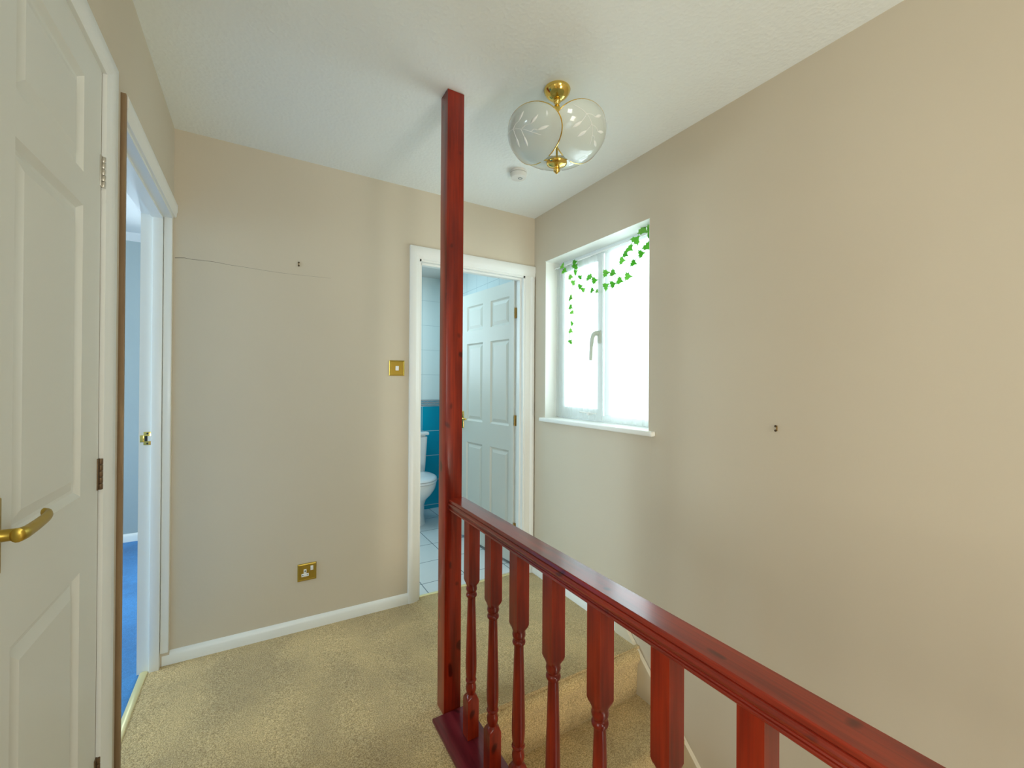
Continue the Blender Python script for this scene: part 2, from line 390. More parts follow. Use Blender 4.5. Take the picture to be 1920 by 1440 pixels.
loops(bm, [[(XL+b, y, zt-.004+a) for a, b in pr] for y in (1.559, YB-.003)])
obj('architrave_head', bm, M_white, tl)
bm = NB(); bev_box(bm, XL-.0005, XL+.0115, 1.546, 1.5585, fz(-.33), 2.056, .0008); o = obj('architrave_side', bm, M_raw, tl)
o['label'] = 'bare brown timber edge strip'
bm = NB(); bev_box(bm, XL-.0005, XL+.0105, 1.5587, 1.563, fz(-.33), 1.998, .0005); obj('painted_edge', bm, M_white, tl)
# latch keep on the far jamb
bm = NB(); yk = y1-.0142
bev_box(bm, XL-.092, XL-.066, yk-.0022, yk+.001, .983, 1.040, .0008)
bev_box(bm, XL-.104, XL-.090, yk-.0024, yk+.001, .996, 1.026, .0008)
lk = obj('latch_keep', bm, M_brass, tl)
bm = NB(); box(bm, XL-.088, XL-.079, yk-.0028, yk-.0015, 1.000, 1.022)
for z in (.990, 1.033): lathe(bm, [(.003, 0), (.0035, .0006)], 12, Matrix.Translation((XL-.079, yk-.0022, z)) @ Matrix.Rotation(PI/2, 4, 'X'))
obj('latch_slot', bm, M_dark, lk)
bm = NB(); box(bm, XL-.078, XL-.067, yk-.0030, yk-.0015, 1.000, 1.022); obj('latch_lip', bm, M_greyplastic, lk)

# cupboard doorway frame
tc = thing('trim_3', 'white frame around the closed panelled door at far left', 'door frame', (0, 0, 0), kind='structure')
y0, y1, _, zt = CUP
def arch_leg_x(bm, yi, sgn, w, t, z0, zin, z1):
    pr = arch_prof(w, t)
    loops(bm, [[(XL+b, yi+sgn*a, z0) for a, b in pr], [(XL+b, yi+sgn*a, zin+a*(z1-zin)/w) for a, b in pr]])
bm = NB(); arch_leg_x(bm, y1-.004, 1, .072, .016, fz(-.33), 2.008, 2.064); obj('architrave_side', bm, M_white, tc)
bm = NB(); arch_leg_x(bm, y0+.004, -1, .066, .016, fz(-.33), 2.008, 2.064); obj('architrave_side', bm, M_white, tc)
bm = NB(); pr = arch_prof(.056, .016)
loops(bm, [[(XL+b, y0+.004-.066*a/.056, 2.008+a) for a, b in pr], [(XL+b, y1-.004+.072*a/.056, 2.008+a) for a, b in pr]])
obj('architrave_head', bm, M_white, tc)
bm = NB(); box(bm, XL-.10, XL-.04, y0, y0+.01, -.005, zt); box(bm, XL-.10, XL-.04, y1-.004, y1, -.005, zt); box(bm, XL-.10, XL-.04, y0, y1, zt-.006, zt)
obj('lining', bm, M_white, tc)

# ------------------------------------------------------------------ panelled doors
def panel_door(w, h, t, panels):
    """local: x 0..w, z 0..h, front y=0 (faces -y), back y=t"""
    bm = NB()
    X = sorted({0, w, *[p[0] for p in panels], *[p[1] for p in panels]}); Z = sorted({0, h, *[p[2] for p in panels], *[p[3] for p in panels]})
    for ys, sg in ((0, 1), (t, -1)):
        for i in range(len(X)-1):
            for j in range(len(Z)-1):
                cx, cz = (X[i]+X[i+1])/2, (Z[j]+Z[j+1])/2
                if any(p[0] < cx < p[1] and p[2] < cz < p[3] for p in panels): continue
                bm.faces.new([bm.verts.new(p) for p in ((X[i], ys, Z[j]), (X[i+1], ys, Z[j]), (X[i+1], ys, Z[j+1]), (X[i], ys, Z[j+1]))])
        for a0, a1, b0, b1 in panels:
            prev = None
            for off, d in ((0, 0), (.004, .0035), (.012, .009), (.018, .010), (.036, .0045), (.040, .003)):
                l = [bm.verts.new((x, ys+sg*d, z)) for x, z in ((a0+off, b0+off), (a1-off, b0+off), (a1-off, b1-off), (a0+off, b1-off))]
                if prev:
                    for k in range(4): bm.faces.new((prev[k], prev[(k+1) % 4], l[(k+1) % 4], l[k]))
                prev = l
            bm.faces.new(prev)
    for a, b in (((0, 0), (w, 0)), ((w, 0), (w, h)), ((w, h), (0, h)), ((0, h), (0, 0))):
        bm.faces.new([bm.verts.new(p) for p in ((a[0], 0, a[1]), (b[0], 0, b[1]), (b[0], t, b[1]), (a[0], t, a[1]))])
    bmesh.ops.remove_doubles(bm, verts=bm.verts, dist=1e-5)
    return bm
# cupboard door: hinged on the right, plane x = XL, front faces +X
DW = .535
d1 = thing('door_1', 'closed off-white panelled door at far left with brass lever handle', 'door', (XL+.0005, .848, 0), PI/2, kind='structure')
# local x -> world +Y, local y -> world -X ; front (y=0) faces +X
bm = panel_door(DW, 2.005, .038, [(.118, .418, 1.712, 1.922), (.118, .418, 1.006, 1.640), (.118, .418, .235, .840)])
obj('door_leaf', bm, M_door, d1, ang=.25, loc=(0, 0, .004))
def hinge(parent, x, y, z, mat_, hh=.075, r=.0045):
    bm = NB()
    for k in range(5): lathe(bm, [(r*.9, 0), (r, .001), (r, hh/5-.002), (r*.9, hh/5-.001)], 14, Matrix.Translation((x, y, z-hh/2+k*hh/5)))
    bev_box(bm, x-.012, x+.010, y+.002, y+.0045, z-hh/2, z+hh/2, .0006)
    return obj('hinge', bm, mat_, parent)
for z in (1.767, 1.036, .315): hinge(d1, DW+.003, -.004, z, mat('tarnished_hinge_metal', (.17, .11, .06), .5, .7) if z < 1.5 else mat('painted_hinge_metal', (.55, .52, .45), .3, .6))
# lever handle on backplate (local coordinates: x along the door, -y out into the hall)
def lever(parent, x, z, dirn, mt, length=.118, side=-1, y0=0.0, ph=.150, pw=.036, pr=.046):
    bm = NB(); s = side
    ya, yb = sorted((y0, y0+s*.006)); bev_box(bm, x-pw/2, x+pw/2, ya, yb, z-ph*.55, z+ph*.45, .0018)
    for zz in (z-ph*.48, z+ph*.38): lathe(bm, [(.0042, 0), (.0036, .0015)], 12, Matrix.Translation((x, y0+s*.0055, zz)) @ Matrix.Rotation(PI/2*-s, 4, 'X'))
    h = obj('handle_plate', bm, mt, parent)
    bm = NB()
    lathe(bm, [(.011, 0), (.011, .004), (.009, .007), (.0085, pr*.65), (.0095, pr-.004)], 20, Matrix.Translation((x, y0+s*.005, z)) @ Matrix.Rotation(-PI/2*s, 4, 'X'))
    P = spline([(x-dirn*.010, y0+s*(pr-.004), z), (x, y0+s*pr, z), (x+dirn*.012, y0+s*(pr+.001), z), (x+dirn*length*.5, y0+s*(pr+.001), z+.001), (x+dirn*(length-.012), y0+s*(pr-.001), z+.003), (x+dirn*length, y0+s*(pr-.010), z+.004)], 5)
    ls = []
    for i, p in enumerate(P):
        t = i/(len(P)-1); hh = .0105-.0025*t; tt = .0085-.004*t
        if i == 0: hh, tt = .006, .005
        ls.append([(p.x, p.y+tt*math.cos(a), p.z+hh*math.sin(a)) for a in [2*PI*k/14 for k in range(14)]])
    loops(bm, ls)
    obj('lever', bm, mt, h, ang=.8)
lever(d1, .047, 1.038, 1, M_brassplate, length=.104, ph=.112, pw=.052, pr=.036)

# bathroom door: hinged right, swung into the bathroom
ANG = math.radians(90+6.0)
d2 = thing('door_2', 'white six-panel bathroom door standing open behind the mahogany post', 'door', (1.530, 2.505, 0), ANG, kind='structure')
# local x along the leaf away from the hinge; hall face must look towards -X => local -y -> with rz=96deg, +y -> -X
cols = [(.055, .290), (.395, .630)]
pan = [(a, b, c, d) for a, b in cols for c, d in ((1.672, 1.872), (.950, 1.570), (.22, .778))]
bm = panel_door(.735, 1.972, .038, pan)
obj('door_leaf', bm, M_door, d2, ang=.25, loc=(0, -.038, .006))
lever(d2, .690, .965, -1, M_brass, length=.11, side=1, y0=0.0, ph=.14)
for z in (1.75, 1.0, .25):
    bm = NB(); bev_box(bm, -.0235, -.001, -.032, -.004, z-.036, z+.036, .0008)
    lathe(bm, [(.005, z-.036), (.005, z+.036)], 12, Matrix.Translation((-.012, -.001, 0)))
    for zz in (-.022, 0, .022): box(bm, -.018, -.006, -.0005, .0035, z+zz-.001, z+zz+.001)
    obj('hinge', bm, M_brassdark, d2)

# ------------------------------------------------------------------ landing window
w1 = thing('window_1', 'bright white-framed window in the deep recess of the right wall', 'window', (0, 0, 0), kind='structure')
y0, y1, z0, z1 = WIN; XF = 1.745
bm = NB()
for a in ((y0, y0+.045, z0, z1), (y1-.045, y1, z0, z1), (y0+.046, y1-.046, z0, z0+.04), (y0+.046, y1-.046, z1-.04, z1), (1.795, 1.836, z0+.041, z1-.041)):
    bev_box(bm, XF, XF+.055, a[0]-.0005, a[1]+.0005, a[2]-.0005, a[3]+.0005, .004)
obj('window_frame', bm, M_upvc, w1)
bm = NB(); ya, yb, za, zb = 1.838, y1-.040, z0+.036, z1-.036
for a in ((ya, ya+.042, za, zb), (yb-.038, yb, za, zb), (ya+.043, yb-.039, za, za+.042), (ya+.043, yb-.039, zb-.042, zb)):
    bev_box(bm, XF-.012, XF-.0012, a[0], a[1], a[2], a[3], .004)
sash = obj('casement', bm, M_upvc, w1)
bm = NB(); box(bm, XF-.008, XF-.004, ya+.035, yb-.03, za+.035, zb-.035); obj('pane', bm, M_pane, sash)
bm = NB(); box(bm, XF+.022, XF+.028, y0+.03, 1.80, z0+.03, z1-.03); obj('pane', bm, M_pane, w1)
bm = NB()
bev_box(bm, XF-.022, XF-.012, 1.848, 1.872, 1.50, 1.575, .003)
tube(bm, spline([(XF-.015, 1.868, 1.556), (XF-.030, 1.878, 1.560), (XF-.036, 1.895, 1.540), (XF-.038, 1.905, 1.48), (XF-.038, 1.909, 1.40)], 6), [.014]*6+[.013]*6+[.012]*6+[.010]*7, 12)
obj('window_handle', bm, mat('grey_green_handle_paint', (.50, .54, .44), .4), w1)
bm = NB(); tube(bm, [(XF-.028, 2.02, z0+.052), (XF-.028, 1.87, z0+.050)], .004, 8); bev_box(bm, XF-.034, XF-.012, 1.93, 1.95, z0+.036, z0+.056, .002)
obj('casement_stay', bm, M_greyplastic, w1)
bm = NB(); bev_box(bm, RX(1.8)-.030, XF+.01, y0-.038, y1+.026, z0-.024, z0+.001, .006, 3)
obj('window_sill', bm, M_sill, w1)
bm = NB()  # painted reveal lining inside the recess
xa, xb = XR0-.004, XF+.002
box(bm, RX(y0)-.0005, xb, y0-.0, y0+.0015, z0, z1); box(bm, RX(y1)-.0005, xb, y1-.0015, y1, z0, z1); box(bm, xa-.002, xb, y0, y1, z1-.0015, z1)
obj('window_reveal', bm, M_sill, w1)

# net curtain on a wire
XC = 1.712
bm = NB(); tube(bm, [(XC-.004, y0+.006, 2.034), (XC-.004, y1-.006, 2.028)], .0042, 10)
tag(obj('curtain_rod', bm, M_plastic), 'thin white curtain rod across the top of the window recess', 'curtain rod')
bm = NB(); n = 260; rows = []
for j, t in enumerate([0, .03, .06, .25, .5, .75, 1]):
    z = 2.040-(2.040-(z0+.008))*t; row = []
    for i in range(n+1):
        u = i/n; y = y0+.012+(y1-y0-.024)*u
        dens = 1+1.6*max(0, (u-.80)/.2)+1.2*math.exp(-((u-.50)/.05)**2)
        ph = 2*PI*(13*u+ (3.5*max(0, u-.80)/.2 if u > .8 else 0)+.35*math.sin(9*u))
        amp = (.0075 if t < .05 else .010)*(.55+.45*math.sin(5*u+1.3)**2)*(1.0+.5*(dens-1))*.8
        row.append(bm.verts.new((XC+.012+amp*math.sin(ph+t*.5)*(.6+.4*t if t > .05 else .5), y+.003*math.sin(ph*2+t), z)))
    rows.append(row)
for a, b in zip(rows, rows[1:]):
    for i in range(n): bm.faces.new((a[i], a[i+1], b[i+1], b[i]))
net = tag(obj('net_curtain', bm, M_net, ang=3), 'sheer white net curtain hanging in the window recess', 'curtain')

# ivy garland: positions measured where the sprigs hang on the net (y, z)
IVY = None
def px(u, v, x):
    y, q, r = map(math.radians, (YAW, PITCH, ROLL))
    F = Vector((math.sin(y)*math.cos(q), math.cos(y)*math.cos(q), math.sin(q))); R = Vector((math.cos(y), -math.sin(y), 0)); U = R.cross(F)
    R, U = R*math.cos(r)+U*math.sin(r), U*math.cos(r)-R*math.sin(r)
    d = F+R*(u-960)/F_PX-U*(v-720-SHY)/F_PX; t = x/d.x
    return (x, d.y*t, EYE+d.z*t)
def ivy_leaf_mesh():
    bm = NB()
    out = [(0, -.10), (.22, -.30), (.52, -.12), (.80, -.22), (.60, .12), (.66, .34), (.40, .40), (.18, .62), (0, 1.0)]
    out = out+[(-x, y) for x, y in reversed(out[1:-1])]
    c0 = bm.verts.new((0, .10, .08)); c1 = bm.verts.new((0, .10, .02))
    f = [bm.verts.new((x, y, -.10*abs(x)-.12*y*y+.06)) for x, y in out]; g = [bm.verts.new((x, y, -.10*abs(x)-.12*y*y+.02)) for x, y in out]
    for i in range(len(f)):
        j = (i+1) % len(f); bm.faces.new((c0, f[i], f[j])); bm.faces.new((c1, g[j], g[i])); bm.faces.new((f[i], g[i], g[j], f[j]))
    bmesh.ops.recalc_face_normals(bm, faces=bm.faces)
    me = bpy.data.meshes.new('ivy_leaf'); bm.to_mesh(me); bm.free(); me.materials.append(M_leaf); return me
LEAF = ivy_leaf_mesh()
ga = thing('ivy_garland', 'artificial green ivy garland draped along the top of the net curtain', 'garland', (0, 0, 0))
p1 = [(1645,280,1.25),(1765,210,1.1),(1770,340,1.1),(1782,425,.8),(1530,485,1.2),(1725,555,1.1),(1430,595,1.1),(1615,700,.95),(1360,690,.95),(1295,810,1.0),(1490,845,.9),
      (1020,1025,1.1),(1145,1010,.95),(1025,1255,1.1),(1140,1215,.95),(1255,1145,1.0),(1390,1075,1.1),(500,855,1.1),(515,925,1.0),(520,1010,.9),(300,895,1.0),(330,975,1.0),
      (432,1085,.9),(482,1190,.9),(600,1095,.7),(740,1095,.9),(775,1075,.8),(830,1145,1.0),(595,1250,.8),(645,1305,.8),(800,1310,.8),(885,1320,.6),(445,1420,.8)]
p2 = [(268,5,.8),(270,90,.8),(285,145,.7),(285,265,.7),(268,340,.75),(268,460,.75)]
pts = [(1020+a/9, 400+b/9, s) for a, b, s in p1]+[(1020+a/5.538, 560+b/5.538, s) for a, b, s in p2]
for u, v, s in pts:
    x = XC-.018-random.random()*.006; P = px(u, v, x)
    o = bpy.data.objects.new('leaf', LEAF); C.objects.link(o); o.parent = ga
    P = (P[0], min(max(P[1], y0+.022), y1-.022), P[2]+.004)
    # leaf plane roughly facing the room (-X), tip hanging down
    R0 = Matrix.Rotation(-PI/2, 4, 'Y') @ Matrix.Rotation(PI/2+random.uniform(-.9, .9)+PI/2, 4, 'Z')
    Rj = Matrix.Rotation(.45+random.uniform(-.45, .45), 4, 'Z') @ Matrix.Rotation(random.uniform(-.35, .35), 4, 'Y')
    o.matrix_local = Matrix.Translation(P) @ Rj @ R0 @ Matrix.Scale(.031*s, 4)
def strand(idx):
    return spline([Vector(px(pts[i][0], pts[i][1], XC-.014)) for i in idx], 4)
bm = NB()
for idx in ([1, 0, 4, 6, 8, 9], [3, 5, 7, 10, 16, 15, 12, 11], [15, 14, 13], [17, 18, 19, 24, 25, 27], [20, 21, 22, 23, 32, 33, 34, 35, 36, 37, 38], [23, 28, 29]):
    P = [Vector((p.x, min(max(p.y, y0+.006), y1-.006), p.z)) for p in strand(idx)]
    tube(bm, P, .0011, 6)
obj('vine', bm, M_vine, ga)

# ------------------------------------------------------------------ banister
PX0, PX1, PY0, PY1 = .621, .691, 1.516, 1.586
RC = .667
ba = thing('banister', 'dark red mahogany banister with turned balusters and full-height post', 'banister', (RC, PY0, -.007))
def bobj(name, bm, m, **k):
    o = obj(name, bm, m, ba, **k); o.matrix_parent_inverse = Matrix.Translation(ba.location).inverted(); return o
bm = NB(); bev_box(bm, PX0, PX1, PY0, PY1, -.030, H-.001, .0025, 2); post = bobj('newel_post', bm, M_maho_z)
bm = NB(); hw = .033
right = [(0, .812), (.0295, .812), (.0312, .8105), (.0316, .8085), (.0316, .8015), (.0300, .7995), (.0325, .7985), (.0350, .7960), (.0362, .7920), (.0352, .7880), (.0325, .7850), (.0295, .7825), (.0285, .7800), (.0295, .7775), (.0320, .7765), (.0332, .7745), (.0332, .7715), (.0320, .7700), (.022, .7695)]
prof = [(RC+a, b) for a, b in right]+[(RC-a, b) for a, b in reversed(right[1:])]
extrude(bm, prof, 'y', -1.6, PY0+.001); bobj('handrail', bm, M_maho_y, ang=.33)
bm = NB(); bev_box(bm, .573, .722, -1.6, PY0-.002, -.028, -.007, .003); bobj('base_rail', bm, M_maho_b)
def baluster_mesh():
    bm = NB(); n = 32
    def loop(z, h, sq):
        out = []
        for i in range(n):
            a = 2*PI*(i+.0)/n; c, s = math.cos(a), math.sin(a); k = h/max(abs(c), abs(s))
            r = k*sq+h*(1-sq); out.append((r*c, r*s, z))
        return out
    hs = .0212
    L = [(-.002, hs, 1), (.127, hs, 1), (.134, hs-.0006, .85), (.141, .0205, .30), (.145, .018, 0), (.149, .0150, 0), (.153, .0150, 0), (.158, .0175, 0), (.168, .0190, 0), (.178, .0180, 0), (.187, .0150, 0), (.192, .0148, 0), (.1935, .0185, 0), (.1975, .0200, 0), (.2015, .0185, 0), (.203, .0165, 0),
         (.215, .0182, 0), (.235, .0196, 0), (.26, .0198, 0), (.32, .0186, 0), (.40, .0164, 0), (.46, .0148, 0), (.492, .0140, 0), (.496, .0155, 0), (.498, .0185, 0), (.503, .0198, 0), (.508, .0185, 0), (.511, .0160, 0), (.515, .0160, 0), (.519, .0188, 0), (.526, .0200, 0), (.533, .0185, 0), (.536, .0180, .05), (.541, .0195, .30), (.548, hs-.0008, .75), (.556, hs, 1), (.777, hs, 1)]
    loops(bm, [loop(*l) for l in L])
    bmesh.ops.recalc_face_normals(bm, faces=bm.faces)
    for f in bm.faces: f.smooth = True
    for e in bm.edges:
        if len(e.link_faces) == 2 and e.calc_face_angle(0) > .55: e.smooth = False
    me = bpy.data.meshes.new('baluster'); bm.to_mesh(me); bm.free(); me.materials.append(M_maho_z); return me
BAL = baluster_mesh()
for yn in (1.353, 1.191, 1.032, .863, .688, .507, .339, .170, .002, -.166, -.334, -.502):
    o = bpy.data.objects.new('baluster', BAL); C.objects.link(o); o.parent = ba
    o.matrix_parent_inverse = Matrix.Translation(ba.location).inverted(); o.location = (RC, yn+.0212, -.005)
bm = NB(); bev_box(bm, PX0, PX1, -1.67, -1.60, -.03, .95, .0025); bobj('newel_post', bm, M_maho_z)

# ------------------------------------------------------------------ ceiling light
LX, LY = .985, 1.302
lt = thing('ceiling_light', 'brass ceiling light with three frosted glass petals above the banister', 'ceiling light', (LX, LY, H))
bm = NB(); lathe(bm, [(.001, 0), (.050, 0), (.0515, -.004), (.049, -.012), (.041, -.024), (.030, -.033), (.016, -.038), (.001, -.039)], 40); obj('ceiling_rose', bm, M_brass, lt, ang=1.2)
bm = NB(); lathe(bm, [(.001, -.034), (.010, -.036), (.014, -.044), (.0145, -.050), (.009, -.056), (.008, -.060), (.012, -.068), (.016, -.085), (.0165, -.110), (.012, -.135), (.006, -.145), (.004, -.150), (.004, -.290), (.001, -.290)], 24); obj('stem', bm, M_brass, lt, ang=1)
bm = NB(); lathe(bm, [(.001, -.272), (.016, -.273), (.031, -.277), (.040, -.284), (.0385, -.290), (.027, -.296), (.014, -.300), (.009, -.303), (.0095, -.307), (.013, -.312), (.012, -.318), (.007, -.322), (.006, -.325), (.001, -.328)], 36); obj('bottom_cap', bm, M_brass, lt, ang=1.2)
A_, C_, ZC = .186, .116, -.171
CAMAZ = math.degrees(math.atan2(-LY, -LX))
def pdir(az, pol, s, t):
    """unit direction at tangent angles (s right, t up along the meridian) from the petal centre"""
    az, pol = math.radians(az), math.radians(pol)
    c = Vector((math.sin(pol)*math.cos(az), math.sin(pol)*math.sin(az), -math.cos(pol)))
    e = Vector((-math.sin(az), math.cos(az), 0)); u = Vector((math.cos(pol)*math.cos(az), math.cos(pol)*math.sin(az), math.sin(pol)))
    r = math.hypot(s, t)
    if r < 1e-9: return c
    return c*math.cos(r)+(e*s/r+u*t/r)*math.sin(r)
def psurf(d, k=1.0): return Vector((d.x*A_*k, d.y*A_*k, ZC+d.z*C_*k))
def outline(a, ro): return ro*(1-.04*math.cos(2*a))*(1-.07*math.sin(a))
for idx, (daz, ro, kk) in enumerate(((-54, .94, 1.03), (57, .96, 1.012), (180, 1.15, .985))):
    az = CAMAZ+daz; pol = (63, 63, 48)[idx]; TS = (.73, .77, .84)[idx]/ro; ox = (.10, -.20, 0)[idx]
    bm = NB(); nr, na = 12, 56
    for k in (1.0, .975):
        rings = []
        for i in range(1, nr+1):
            rings.append([bm.verts.new(psurf(pdir(az, pol, outline(a, ro)*i/nr*math.cos(a), outline(a, ro)*TS*i/nr*math.sin(a)), k*kk)) for a in [2*PI*j/na for j in range(na)]])
        c = bm.verts.new(psurf(pdir(az, pol, 0, 0), k*kk))
        for j in range(na): bm.faces.new((c, rings[0][j], rings[0][(j+1) % na]))
        for a, b in zip(rings, rings[1:]):
            for j in range(na): bm.faces.new((a[j], a[(j+1) % na], b[(j+1) % na], b[j]))
        if k == 1.0: outer = rings[-1]
        else:
            for j in range(na): bm.faces.new((outer[j], outer[(j+1) % na], rings[-1][(j+1) % na], rings[-1][j]))
    pt = obj('glass_petal', bm, M_frost, lt, ang=.9)
    bm = NB()
    rim = [psurf(pdir(az, pol, outline(a, ro)*math.cos(a), outline(a, ro)*TS*math.sin(a)), .989*kk) for a in [2*PI*j/80-PI/2+.14 for j in range(77)]]
    tube(bm, rim, .0026, 8); obj('gold_rim', bm, M_brass, pt)
    bm = NB()
    def ribbon(path, wid):
        path = spline([Vector((*p, 0)) for p in path], 6); n_ = len(path); fr = []; bk = []
        for i, p in enumerate(path):
            tn = (path[min(i+1, n_-1)]-path[max(i-1, 0)]).normalized(); w_ = wid(i/(n_-1)); nx, ny = -tn.y*w_, tn.x*w_
            for L_, k in ((fr, 1.006), (bk, 1.0)):
                L_.append([bm.verts.new(psurf(pdir(az, pol, p.x+q*nx+ox, p.y+q*ny), k*kk)) for q in (-1, 1)])
        for i in range(n_-1):
            bm.faces.new((fr[i][0], fr[i][1], fr[i+1][1], fr[i+1][0])); bm.faces.new((bk[i][0], bk[i+1][0], bk[i+1][1], bk[i][1]))
            for q in (0, 1): bm.faces.new((fr[i][q], fr[i+1][q], bk[i+1][q], bk[i][q]))
    sgn = 1
    ln = lambda t: .007; lf = lambda t: .001+.036*math.sin(PI*min(1, t*1.02))**.8
    ribbon([(-.50, .30), (-.22, .22), (.05, .02), (.30, -.32)], ln)
    for a, b, c in (((-.20, .21), (.02, .26), (.10, .34)), ((.02, .05), (.25, .02), (.36, .08)), ((.0, .07), (-.02, -.12), (-.06, -.22)), ((-.2, .21), (-.22, 0), (-.27, -.12)), ((.18, -.13), (.30, -.18), (.40, -.20))):
        ribbon([a, ((a[0]+b[0])/2+.01, (a[1]+b[1])/2+.03), b], ln)
        dx, dy = c[0]-b[0], c[1]-b[1]; m_ = .24/max(.01, math.hypot(dx, dy)); ribbon([b, (b[0]+dx*m_*.5, b[1]+dy*m_*.5), (b[0]+dx*m_, b[1]+dy*m_)], lf)
    obj('etched_leaves', bm, M_etch, pt, ang=3)
for k in range(3):   # brass arms and clips where two petals meet
    az = math.radians(CAMAZ+(0, 120, 240)[k]); ca, sa = math.cos(az), math.sin(az)
    bm = NB(); P = spline([(0, 0, -.132), (.022, 0, -.160), (.060, 0, -.178), (.110, 0, -.205), (.140, 0, -.224), (.149, 0, -.231)], 6)
    tube(bm, [(p.x*ca, p.x*sa, p.z) for p in P], [.0065-.0035*i/(len(P)-1) for i in range(len(P))], 10)
    Q = spline([(.120, 0, -.204), (.122, -.010, -.188), (.118, -.020, -.168), (.112, -.027, -.150)], 5)
    tube(bm, [(p.x*ca-p.y*sa, p.x*sa+p.y*ca, p.z) for p in Q], [.002+.0035*math.sin(PI*i/(len(Q)-1)) for i in range(len(Q))], 8)
    obj('arm', bm, M_brass, lt, ang=1)
bm = NB(); lathe(bm, [(.001, -.150), (.014, -.152), (.015, -.180), (.013, -.185), (.001, -.186)], 20, Matrix.Translation((-.06, .03, 0))); obj('lamp_holder', bm, M_plastic, lt)
bm = NB(); lathe(bm, [(.010, -.186), (.013, -.195), (.022, -.215), (.024, -.230), (.018, -.246), (.001, -.252)], 20, Matrix.Translation((-.06, .03, 0))); obj('bulb', bm, M_lampwhite, lt, ang=1.5)

# ------------------------------------------------------------------ small fittings
sa_ = thing('smoke_alarm', 'small round white smoke alarm on the ceiling near the ceiling light', 'smoke alarm', (1.193, 1.915, H))
bm = NB(); lathe(bm, [(.001, 0), (.046, 0), (.047, -.003), (.046, -.012), (.040, -.013)], 40, caps=True); lathe(bm, [(.038, -.010), (.045, -.016), (.045, -.020), (.040, -.036), (.036, -.038), (.001, -.039)], 40); obj('alarm_body', bm, M_greyplastic, sa_, ang=.8)
bm = NB(); lathe(bm, [(.010, -.0385), (.012, -.0400), (.0085, -.0405), (.0080, -.0385)], 24, Matrix.Translation((.006, -.008, 0)), caps=False); obj('test_button', bm, mat('grey_button_ring', (.25, .28, .28), .5), sa_)

def faceplate(name, label, cat, x, z, s):
    t = thing(name, label, cat, (x, YB, z))
    bm = NB(); h = s/2
    loops(bm, [[(a, y, b) for a, b in ((-q, -q), (q, -q), (q, q), (-q, q))] for q, y in ((h, 0), (h, -.003), (h-.002, -.0055), (h-.006, -.007), (h-.008, -.0055), (h-.009, -.0055))])
    obj('plate', bm, M_brassplate, t, ang=.2); return t
sw = faceplate('light_switch', 'square brass light switch with a white rocker beside the bathroom doorway', 'light switch', .684, 1.343, .088)
bm = NB(); t_ = bmesh.new(); bev_box(t_, -.009, .009, -.0115, -.004, -.013, .013, .0015); join(bm, t_, Matrix.Rotation(.10, 4, 'X')); obj('rocker', bm, M_plastic, sw)
for x in (-.031, .031):
    bm = NB(); lathe(bm, [(.0035, 0), (.003, .0012)], 14, Matrix.Translation((x, -.0055, 0)) @ Matrix.Rotation(PI/2, 4, 'X'))
    obj('screw', bm, M_brassdark, sw)
so = faceplate('power_socket', 'square brass wall socket with one white outlet above the baseboard', 'socket', .226, .281, .088)
bm = NB(); bev_box(bm, -.026, .008, -.0068, -.004, -.022, -.006, .001); bev_box(bm, -.0155, -.0025, -.0068, -.004, -.008, .016, .001)
ins = obj('outlet', bm, M_plastic, so)
bm = NB(); box(bm, -.0115, -.0065, -.0072, -.006, .003, .010); box(bm, -.022, -.017, -.0072, -.006, -.0155, -.0125); box(bm, -.001, .004, -.0072, -.006, -.0155, -.0125); obj('pin_slot', bm, M_dark, ins)
bm = NB(); bev_box(bm, .016, .029, -.0085, -.004, .006, .029, .001); obj('rocker', bm, M_plastic, so)
def nail(name, label, loc, rz):
    t = thing(name, label, 'picture hook', loc, rz)
    bm = NB()
    for z in (.008, -.008): lathe(bm, [(.0016, .002), (.0016, -.008), (.0040, -.009), (.0042, -.011), (.002, -.0125)], 12, Matrix.Translation((0, 0, z)) @ Matrix.Rotation(-PI/2, 4, 'X'))
    obj('nail', bm, M_nail, t)
    bm = NB(); bev_box(bm, -.0016, .0016, -.004, .001, -.010, .010, .0006); obj('hook_strip', bm, M_brassdark, t)
nail('picture_hook', 'tiny dark picture hook on the back wall below the ceiling', (.176, YB-.0005, 1.862), 0)
nail('picture_hook', 'tiny dark picture hook on the right wall, right of the window', (RX(.813)-.0005, .813, 1.102), -PI/2)
# hairline crack and plaster seam: parts of their walls
bm = NB(); P = spline([(-.322, YB-.0002, 1.817), (-.29, YB-.0002, 1.822), (-.27, YB-.0002, 1.820), (-.181, YB-.0002, 1.821), (-.12, YB-.0002, 1.816), (-.054, YB-.0002, 1.814), (.105, YB-.0002, 1.808), (.33, YB-.0002, 1.812)], 8)
tube(bm, P, [.0012-.0009*i/(len(P)-1) for i in range(len(P))], 6); obj('crack', bm, M_crack, wb)
bm = NB(); P = spline([(RX(1.39), 1.391, 1.00), (RX(1.39), 1.389, .80), (RX(1.39), 1.388, .733), (RX(1.39), 1.392, .5), (RX(1.39), 1.394, .25)], 8)
tube(bm, P, .0005, 6); obj('crack', bm, M_wall, wr)
# threshold bars
bm = NB(); prof = [(-.014, 0), (-.012, .003), (-.004, .006), (.004, .006), (.012, .003), (.014, 0)]
loops(bm, [[(XL-.084+a, y, fz(-.4)+b) for a, b in prof] for y in (1.575, 2.379)])
struct('trim_4', bm, M_gold, 'thin gold carpet bar between blue and beige carpet', 'threshold bar')
bm = NB(); loops(bm, [[(x, YB+.037+a*.8, fz(x)+b) for a, b in prof] for x in (.826, 1.543)])
struct('trim_5', bm, M_gold, 'thin gold carpet bar at the bathroom tiles', 'threshold bar')

